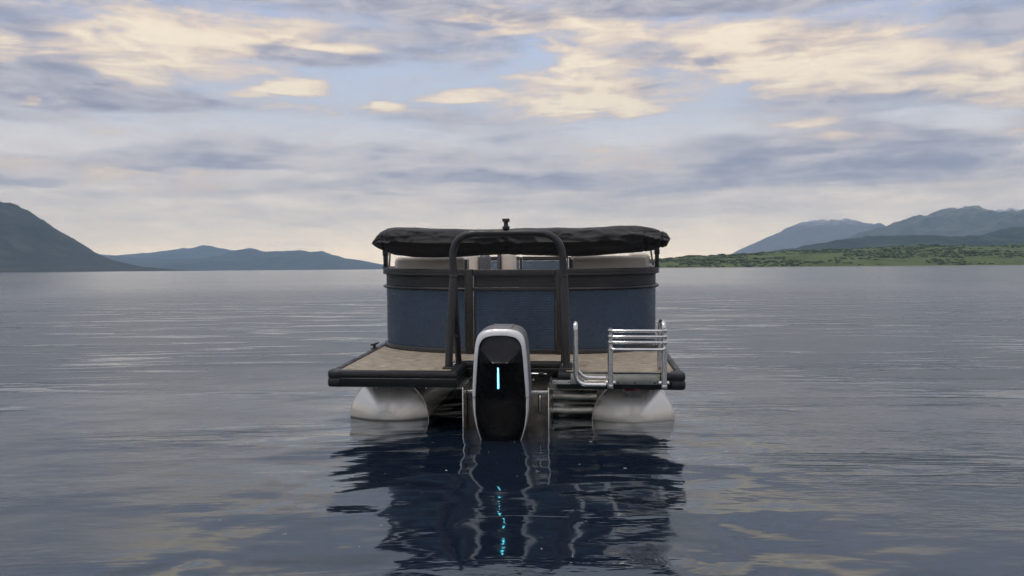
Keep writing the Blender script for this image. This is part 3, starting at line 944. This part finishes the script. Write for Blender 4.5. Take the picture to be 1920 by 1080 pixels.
# captain's chair and companion seat, seen between the canopy and the rear fence
for (x0, x1, y0, z1, gx) in ((-.765, -.565, 3.0, .83, 1), (-.345, -.19, 3.2, .84, -1)):
    ch = cushion('helm_seat', x0, x1, y0, y0 + .13, .30, z1, .05)
    cushion('seat_cushion', x0 - .02, x1 + .02, y0 + .1, y0 + .55, .32, .44, .05, 'vinyl', ch)
    MB().tube([((x0 + x1) / 2, y0 + .3, .0), ((x0 + x1) / 2, y0 + .3, .33)], .04, 16).build('pedestal', 'chrome', ch)
    xg = x1 if gx > 0 else x0
    cushion('seat_bolster', *sorted((xg + gx * .002, xg + gx * (.125 if gx > 0 else .035))), y0 - .02, y0 + .14, .30, z1 - .01, .05 if gx > 0 else .015, 'vinyl_grey', ch)
cushion('console', -.43, -.33, 4.6, 5.2, .02, .80, .04, 'vinyl')
# chrome grab rail beside the right lounge
MB().tube(round_path([(.43, 1.30, .50), (.43, 1.30, .795), (.43, 1.45, .795), (.43, 1.45, .50)], .03, 6), .010, 12).build('seat_grab_rail', 'chrome', boat)

# tow arch
arch = MB()
ya = .23
top = 1.022
apts = round_path([(-.392, ya, .66), (-.400, ya, top), (.425, ya, top), (.438, ya, .66)], [.19, .19], 16)
arch.tube(apts, .0275, 20)
ao = arch.build('tow_arch', 'arch', boat, smooth=60)
for s, xa, xb, xr in ((-1, -.393, -.432, -.392), (1, .440, .458, .438)):
    lg = MB()
    pts = [(xa, ya, .705), (xa + (xb - xa) * .12, ya, .62), (xa + (xb - xa) * .45, ya - .01, .42), (xa + (xb - xa) * .8, ya - .02, .2), (xb, ya - .03, .008)]
    lg.tube(pts, [.0285, .0315, .0315, .030, .0285], 20)
    lo = lg.build('arch_leg', 'arch_leg', ao, smooth=60)
    rb = MB()
    rb.tube([(xa + .003, ya + .015, .66), (xr, ya + .06, .45), (xr - s * .002, ya + .14, .2), (xr - s * .004, ya + .18, .008)], [.022, .026, .026, .024], 16)
    rb.build('rear_brace', 'arch', ao, smooth=60)
    MB().box(xb - .042, xb + .042, ya - .075, ya + .23, .005, .017, .004).build('foot_plate', 'arch', ao)
    bo = MB()
    for yy in (ya + .06, ya + .09):
        bo.lathe([(.011, .016), (.011, .026), (.007, .030), (.001, .031)], (xb + .028 * -s, yy, 0), 'Z', 10)
    bo.tube([(xb + .028 * -s, ya + .06, .028), (xb + .028 * -s, ya + .06, .05)], .004, 8)
    bo.build('foot_bolt', 'chrome', ao)
    MB().tube([((xa + xb) / 2, ya, .255), ((xr + xa) / 2, ya + .10, .235)], .014, 12).build('brace_link', 'arch', ao)
    MB().lathe([(.0280, .685), (.0300, .690), (.0300, .708), (.0280, .712)], (xa, ya, 0), 'Z', 20).build('sleeve_collar', 'arch', ao)
    MB().lathe([(.0278, .782), (.0284, .783), (.0284, .786), (.0278, .787)], (xa - .001 + .002 * s, ya, 0), 'Z', 20).build('tube_joint', 'arch', ao)
kb = MB().lathe([(.0, 1.043), (.016, 1.044), (.028, 1.054), (.028, 1.070), (.018, 1.076), (.016, 1.082), (.016, 1.100), (.018, 1.104), (.028, 1.108), (.029, 1.126), (.027, 1.130), (.0, 1.131)], (.009, ya, 0), 'Z', 24)
kb.build('tow_bollard', 'arch', ao, smooth=35)

# rolled canopy in its cover
def make_canopy():
    Y0 = 1.20
    tops = [(697, 457), (704, 448), (716, 436), (728, 429.5), (745, 427), (780, 426), (815, 428), (850, 428.5), (900, 430), (948, 430), (1000, 428.5), (1050, 428), (1090, 428.3), (1130, 426.5), (1165, 424.5), (1190, 424.3), (1207, 425), (1225, 429), (1240, 433), (1250, 438), (1257, 449)]
    bots = [(697, 457), (704, 462), (716, 468), (728, 473), (745, 478.5), (780, 482.5), (815, 484), (850, 483.5), (900, 480.5), (948, 477.5), (1000, 479.5), (1050, 481.5), (1090, 481.5), (1130, 479.5), (1165, 477), (1190, 475), (1207, 473), (1225, 470), (1240, 466), (1250, 463), (1257, 449)]
    # pixel to boat frame at the canopy's distance
    fx_ = lambda u, w: -1.278 + (u - 697) * (1.324 + 1.278) / 560.0
    fz_ = lambda u, w: .947 + (457 - w) * .00461 + (u - 697) * (-.00002)
    tx, tz = np.array([fx_(*p) for p in tops]), np.array([fz_(*p) for p in tops])
    bx, bz = np.array([fx_(*p) for p in bots]), np.array([fz_(*p) for p in bots])
    ns, nc = 300, 84
    u = np.linspace(0, 1, ns)
    # denser stations at the ends
    xs = -1.278 + (1.324 + 1.278) * (u + .06 * np.sin(2 * np.pi * u) * -1)
    zt, zb = np.interp(xs, tx, tz), np.interp(xs, bx, bz)
    rows = []
    ang = np.linspace(0, 2 * np.pi, nc, endpoint=False)
    for i, x in enumerate(xs):
        zc = (zt[i] + zb[i]) / 2
        hh = max(.004, (zt[i] - zb[i]) / 2)
        dd = .19 * min(1, hh / .115) ** .8
        seam = .945 - .010 * math.cos(x * 2.1) + .004 * math.sin(x * 9)
        c, s_ = np.cos(ang), np.sin(ang)
        yy = Y0 - np.sign(c) * np.abs(c) ** .72 * dd
        zz = zc + np.sign(s_) * np.abs(s_) ** .80 * hh
        # flatter lower face with a fold line at the seam
        front = np.clip(c, 0, 1)
        yy = yy + np.where(zz < seam, .030, 0.0) * front * np.clip((seam - zz) / .03, 0, 1)
        yy = yy - .012 * front * np.exp(-((zz - seam - .010) / .012) ** 2)
        yy = yy + .010 * front * np.exp(-((zz - seam + .006) / .006) ** 2)
        # folds
        fold = ridged(x * 3.1 + zz * 5.0 + 4, ang * 1.1 - x * .8 + 3, 5, 3) - .6
        fold2 = ridged(x * 8.5 - zz * 11.0, ang * 1.7 + x * 2.2, 15, 3) - .6
        big = vnoise(np.full(nc, x * 1.7), ang * .0 + 3, 2) - .5
        upper = np.where(zz > seam, 1.0, .45)
        endw = math.exp(-((x + 1.05) / .22) ** 2) + math.exp(-((x - 1.08) / .2) ** 2)
        mid = math.exp(-((x + .02) / .22) ** 2)
        a1 = (.032 + .030 * endw + .026 * mid) * upper
        disp = fold * a1 + fold2 * (.007 + .012 * endw) * upper
        # gather at the middle strap and near the ends
        pin = .012 * math.exp(-((x - .045) / .022) ** 2) + .010 * math.exp(-((x + .06) / .02) ** 2) + .016 * math.exp(-((x + 1.135) / .012) ** 2) + .014 * math.exp(-((x - 1.10) / .012) ** 2) + .030 * math.exp(-((x - 1.242) / .010) ** 2)
        sc = 1 + (disp - pin) / max(.05, hh) * min(1, hh / .05)
        sc = np.clip(sc, .55, 1.35)
        zf = 1 + (sc - 1) * .35
        rows.append(list(zip([x] * nc, (Y0 + (yy - Y0) * sc).tolist(), (zc + (zz - zc) * zf).tolist())))
    mb = MB()
    mb.grid(rows, close_v=True, cap=True)
    return mb.build('canopy_cover', 'cover', boat, smooth=70)
cv = make_canopy()
for s, x in ((-1, -1.222), (1, 1.235)):
    lg = MB()
    lg.box(x - .017, x + .017, 1.44, 1.50, .727, .90, .006)
    lg.box(x - .022, x + .022, 1.435, 1.505, .835, .885, .006)
    lg.build('canopy_strut', 'black_plastic', cv)
    MB().tube([(x - s * .035, 1.46, .74), (x - s * .06, 1.40, .88)], .009, 10).build('canopy_bow', 'chrome', cv)
    MB().box(x - .024, x + .024, 1.42, 1.52, .727, .735, .003).build('strut_foot', 'black_plastic', cv)

# boarding ladder
lad = MB()
lad.box(.492, 1.128, -.012, -.004, -.068, .006, .001)
lad.box(.492, 1.128, -.012, .012, .0145, .018)
lo = lad.build('boarding_ladder', 'plate', boat, smooth=30)
MB().box(.492, 1.128, -.0155, -.0125, -.001, .005).build('plate_lip', 'chrome', lo, smooth=None)
for x in (.60, .83, .95, 1.09):
    MB().lathe([(.0065, -.0165), (.0065, -.0120)], (x, 0, -.056), 'Y', 10).build('bolt_hole', 'bolt_dark', lo)
# grab hoops: up from the plate, over and back down to the deck
hl = MB()
hl.tube(round_path([(.745, -.05, -.066), (.530, -.05, -.066), (.527, -.05, .372), (.527, .10, .372), (.53, .10, .02)], [.085, .045, .045], 10), .0170, 18)
hl.build('grab_hoop', 'chrome', lo, smooth=60)
h2 = MB()
h2.tube(round_path([(.745, -.02, -.020), (.575, -.02, -.020), (.548, -.02, .03)], .06, 8), .012, 14)
h2.tube([(.60, -.035, -.040), (.60, -.014, -.035)], .012, 10)
h2.build('hoop_brace', 'chrome', lo, smooth=60)
h3 = MB()
h3.tube(round_path([(1.150, -.03, -.03), (1.150, -.03, .376), (1.143, .14, .376), (1.135, .14, .016)], [.05, .05], 10), .0165, 18)
h3.build('grab_hoop', 'chrome', lo, smooth=60)
for x in (.774, 1.151):
    r = MB()
    yl = -.075
    r.tube([(x, yl, -.072), (x, yl, .205)], .0200, 18)
    r.tube([(x, yl, .205), (x, yl, .262)], .0165, 18)
    r.tube([(x, yl, .262), (x, yl, .300)], .0140, 18)
    r.tube([(x, yl, .300), (x, yl, .347)], .0115, 18)
    ro = r.build('ladder_rail', 'chrome', lo, smooth=60)
    for z in (.230, .272, .314):
        MB().lathe([(.0175, z), (.0195, z + .003), (.0195, z + .020), (.0175, z + .024)], (x, yl, 0), 'Z', 16).build('rail_collar', 'chrome', ro)
    MB().lathe([(.021, -.085), (.0225, -.080), (.0225, -.060), (.021, -.055)], (x, yl, 0), 'Z', 16).build('rail_foot', 'chrome', ro)
    MB().lathe([(.013, x - .038), (.016, x - .034), (.016, x + .034), (.013, x + .038)], (0, -.045, -.050), 'X', 14).build('hinge_bolt', 'chrome', ro)
for z in (.324, .283, .243):
    MB().tube([(.774, -.075, z), (.80, -.078, z), (1.125, -.078, z), (1.151, -.075, z)], [.008, .0115, .0115, .008], 14).build('rung', 'chrome', lo)
MB().tube(round_path([(.776, -.08, .214), (.782, -.115, .197), (1.143, -.115, .197), (1.149, -.08, .214)], .025, 6), .0115, 14).build('rung', 'chrome', lo)
# small alloy plate on the stern trim
tp = MB().box(.362, .490, -.010, -.004, -.070, -.042, .001).build('trim_plate', 'decal', boat)
for x in (.374, .478):
    MB().lathe([(.005, -.0125), (.005, -.0095)], (x, 0, -.056), 'Y', 10).build('bolt_hole', 'bolt_dark', tp)
# drips under the stern trim
dr = MB()
for q in range(46):
    x = random.choice((random.uniform(-1.25, -.40), random.uniform(.45, 1.25)))
    r = random.uniform(.0015, .0035)
    dr.lathe([(.0005, -.1055), (r * .7, -.108), (r, -.108 - r * 1.5), (r * .6, -.108 - r * 2.6), (.0003, -.108 - r * 3)], (x, random.uniform(.002, .02), 0), 'Z', 6)
dr.build('water_drops', 'chrome', boat, kind='stuff')

# ------------------------------------------------------------------ outboard motor
MO = Vector((.013, .0, -.42))
MM = BM @ Matrix.Translation(MO)
motor = empty('outboard_motor', MM, 'black outboard motor with silver frame and glowing blue light bar', 'outboard motor')
CX = .013
OUT = [(.357, .0), (.3565, .055), (.352, .090), (.344, .120), (.330, .143), (.308, .160), (.268, .172), (.192, .181), (.085, .189), (-.023, .195), (-.112, .198), (-.219, .192), (-.300, .178), (-.36, .161), (-.42, .141), (-.47, .118), (-.53, .08), (-.55, .0)]
INN = [(.311, .0), (.3100, .045), (.305, .078), (.295, .106), (.276, .130), (.248, .144), (.223, .149), (.165, .155), (.103, .160), (-.040, .171), (-.121, .176), (-.228, .175), (-.317, .164), (-.37, .151), (-.42, .135), (-.47, .113), (-.53, .077), (-.55, .0)]
def outline(half, n):
    """resample a half outline to a closed ring of 2n points, top centre first, going right and down"""
    pts = [Vector((w, z)) for z, w in half]
    L = [0]
    for a, b_ in zip(pts, pts[1:]):
        L.append(L[-1] + (b_ - a).length)
    def at(s):
        for i in range(len(pts) - 1):
            if s <= L[i + 1] + 1e-9:
                t = (s - L[i]) / max(1e-9, L[i + 1] - L[i])
                return pts[i].lerp(pts[i + 1], t)
        return pts[-1]
    rh = [at(L[-1] * k_ / n) for k_ in range(n + 1)]
    return [(p.x, p.y) for p in rh] + [(-p.x, p.y) for p in rh[-2:0:-1]]
NH = 48
ro_, ri_ = outline(OUT, NH), outline(INN, NH)
def ring_at(rg, y, sx=1.0, sz=1.0, zc=-.05, bulge=0.0):
    return [(CX + x * sx, y + bulge * (z - .0) ** 2, zc + (z - zc) * sz) for x, z in rg]
side = MB()
side.grid([ring_at(ro_, -.268), ring_at(ro_, -.20, 1.015, 1.006), ring_at(ro_, -.08, 1.02, 1.012), ring_at(ro_, .02, .99, 1.008), ring_at(ro_, .10, .90, .97), ring_at(ro_, .14, .72, .88)], close_v=True)
side.add(ring_at(ro_, .14, .72, .88), [tuple(range(2 * NH))])
mcowl = side.build('cowl', 'cowl_side', motor, off=MO, smooth=50)
def face_y(z):
    """profile of the rear face: leans back at the top, curves under at the waterline"""
    return -.300 + .35 * max(0, z - .18) ** 1.6 
fr = MB()
def ring_face(rg, dy, s=1.0):
    return [(CX + x * s, face_y(z) + dy, -.05 + (z + .05) * s) for x, z in rg]
fr.grid([ring_at(ro_, -.268, .999, .999), [(CX + x * .998, min(-.268, face_y(z) + .014), z) for x, z in ro_], ring_face(ro_, .004, .985), ring_face([(a[0] * .5 + b_[0] * .5, a[1] * .5 + b_[1] * .5) for a, b_ in zip(ro_, ri_)], -.004),
         ring_face(ri_, -.003, 1.012), ring_face(ri_, .0, 1.004), ring_face(ri_, .012, 1.0)], close_v=True)
fr.build('silver_frame', 'silver', mcowl, off=MO, smooth=40)
# parting line of the frame
for s in (-1, 1):
    MB().box(*sorted((CX + s * .174, CX + s * .2005)), -.3075, -.262, -.1135, -.1115).build('frame_joint', 'bolt_dark', mcowl, off=MO, smooth=None)
# black rear face: strips across, set by height; a sloping upper facet ends in a ledge above the light channel
def inner_hw(z):
    zs = [q[0] for q in INN][::-1]
    ws = [q[1] for q in INN][::-1]
    return float(np.interp(z, zs, ws))
def facet(x, z):
    """depth of the black face (smaller = nearer the camera)"""
    zl = .128
    hwz = max(.001, inner_hw(z))
    a = abs(x)
    y = face_y(z) + .012 - .016 * (1 - (a / hwz) ** 2) * (1 if z < zl else 0)
    # funnel: between lines running from the rim down to the ledge corners
    edge = .051 + (.149 - .051) * min(1, max(0, (z - zl) / (.223 - zl)))
    if z > zl:
        t = (z - zl) / (.311 - zl)
        yl = face_y(zl) - .030
        ytop = face_y(.311) + .014
        yin = yl + (ytop - yl) * min(1, t) ** .8
        if a < edge:
            y = yin + .018 * (a / edge) ** 2 * min(1, t * 3)
        else:
            k_ = (a - edge) / max(.003, hwz - edge)
            y = (yin + .018 * min(1, t * 3)) * (1 - k_) + (face_y(z) + .012) * k_
    else:
        t = max(0.0, (z + .40) / (zl + .40))
        y -= .022 * t ** 2 * max(0, 1 - (a / hwz) ** 2)
    y -= .034 * min(1.0, max(0.0, (-.12 - z) / .25)) * max(0.0, 1 - (a / hwz) ** 2)
    # light channel
    if a < .043 and -.075 < z < zl - .004:
        k_ = 1.0
        if z < -.02:
            k_ = (z + .075) / .055
        y += .0 * k_ * (1 if a < .036 else (.043 - a) / .007)
    return y
zs_ = sorted(set(list(np.linspace(-.549, .3105, 120)) + [.128, .1285, .1235, .1240]), reverse=True)
xs_ = [-1 + 2 * k_ / 88 for k_ in range(89)]
rows = []
for z in zs_:
    hwz = inner_hw(z) * 1.0
    rows.append([(CX + q * hwz, facet(q * hwz, z), z) for q in xs_])
lowr = [r_ for r_ in rows if r_[0][2] <= .1285]
upr = [r_ for r_ in rows if r_[0][2] >= .128]
MB().grid(lowr).build('rear_face', 'black_gloss', mcowl, off=MO, smooth=28)
# upper funnel facet faces up, its sky reflection is put into a lighter grey; outside its edges the face stays black
mid_, lft, rgt = [], [], []
for r_ in upr:
    z = r_[0][2]
    edge = min(.051 + (.149 - .051) * max(0, (z - .128) / (.223 - .128)), inner_hw(z) * .999)
    hwz = inner_hw(z)
    mid_.append([(CX + edge * (-1 + 2 * k_ / 40), facet(edge * .9995 * (-1 + 2 * k_ / 40), z), z) for k_ in range(41)])
    if z < .225:
        rgt.append([(CX + edge + (hwz - edge) * k_ / 12, facet(edge + .0001 + (hwz - edge) * k_ / 12, z), z) for k_ in range(13)])
        lft.append([(CX - edge - (hwz - edge) * k_ / 12, facet(edge + .0001 + (hwz - edge) * k_ / 12, z), z) for k_ in range(13)])
MB().grid(mid_).build('upper_facet', 'cowl_sky_sheen', mcowl, off=MO, smooth=40)
MB().grid(rgt).build('side_facet', 'black_gloss', mcowl, off=MO, smooth=40)
MB().grid(lft).build('side_facet', 'black_gloss', mcowl, off=MO, smooth=40)
MB().box(CX - .034, CX + .034, -.338, -.312, .124, .134, .003).build('ledge_vent', 'black_plastic', mcowl, off=MO)
led = MB().box(CX - .020, CX - .0055, -.3215, -.311, -.0525, .0985, .0045).build('light_bar', 'led_rim', mcowl, off=MO)
MB().box(CX - .0175, CX - .008, -.3245, -.3180, -.049, .095, .002).build('light_core', 'led_core', led, off=MO)
# top carry grip, mount and steering
MB().box(CX - .075, CX + .075, -.20, .0, .350, .3645, .006).build('top_grip', 'cowl_side', mcowl, off=MO)
MB().box(CX - .11, CX + .11, .12, .30, -.46, -.03, .02).build('mount_bracket', 'black_plastic', motor, off=MO)
st = MB()
st.tube([(CX + .10, .14, -.022), (CX + .262, .14, -.022)], .0075, 12)
st.tube([(CX + .262, .14, -.022), (CX + .300, .14, -.022)], .004, 8)
sr_ = st.build('steering_rod', 'chrome', motor, off=MO)
MB().box(CX + .238, CX + .278, .125, .155, -.036, -.010, .004).build('rod_end', 'black_plastic', sr_, off=MO)
sa = MB()
sa.tube(round_path([(CX + .25, .14, -.034), (CX + .21, .14, -.052), (CX + .11, .15, -.052)], .02, 5), .011, 10)
sa.build('steering_arm', 'black_plastic', motor, off=MO)
ln = MB()
ln.tube([(CX + .20, .12, -.058), (CX + .16, .12, -.115)], .004, 8)
ln.lathe([(.001, -.052), (.010, -.056), (.012, -.064), (.006, -.072), (.001, -.074)], (CX + .20, .12, 0), 'Z', 10)
ln.build('trim_link', 'plate', motor, off=MO)
ll = MB()
ll.tube([(CX - .10, .14, -.022), (CX - .215, .14, -.022)], .006, 10)
ll.lathe([(.001, CX - .236), (.009, CX - .232), (.011, CX - .224), (.008, CX - .214), (.001, CX - .212)], (0, .14, -.022), 'X', 10)
ll.build('steering_rod', 'chrome', motor, off=MO)
MB().box(CX - .215, CX - .19, .125, .155, -.034, -.008, .004).build('rod_end', 'black_plastic', motor, off=MO)

# ------------------------------------------------------------------ foam bubbles on the water astern
fb = MB()
rb_ = random.Random(12)
for q in range(34):
    y = rb_.uniform(3.3, 5.6)
    x = rb_.gauss(.02, .75)
    if abs(x) > 1.7:
        continue
    r = rb_.choice((.001, .0013, .0016, .002, .003))
    for e in range(rb_.choice((1, 1, 2, 3))):
        ex, ey = x + rb_.gauss(0, .008) * (e > 0), y + rb_.gauss(0, .006) * (e > 0)
        zw = water_z(ex, ey)
        fb.lathe([(r, zw - .004), (r, zw), (r * .8, zw + r * .5), (r * .4, zw + r * .85), (.0002, zw + r * .95)], (ex, ey, 0), 'Z', 8)
MAT['foam'] = principled('foam', (.55, .58, .60), .35)[0]
fo = fb.build('foam_bubbles', 'foam', kind='stuff')
fo['label'] = 'scattered tiny foam bubbles floating behind the stern'
fo['category'] = 'foam'
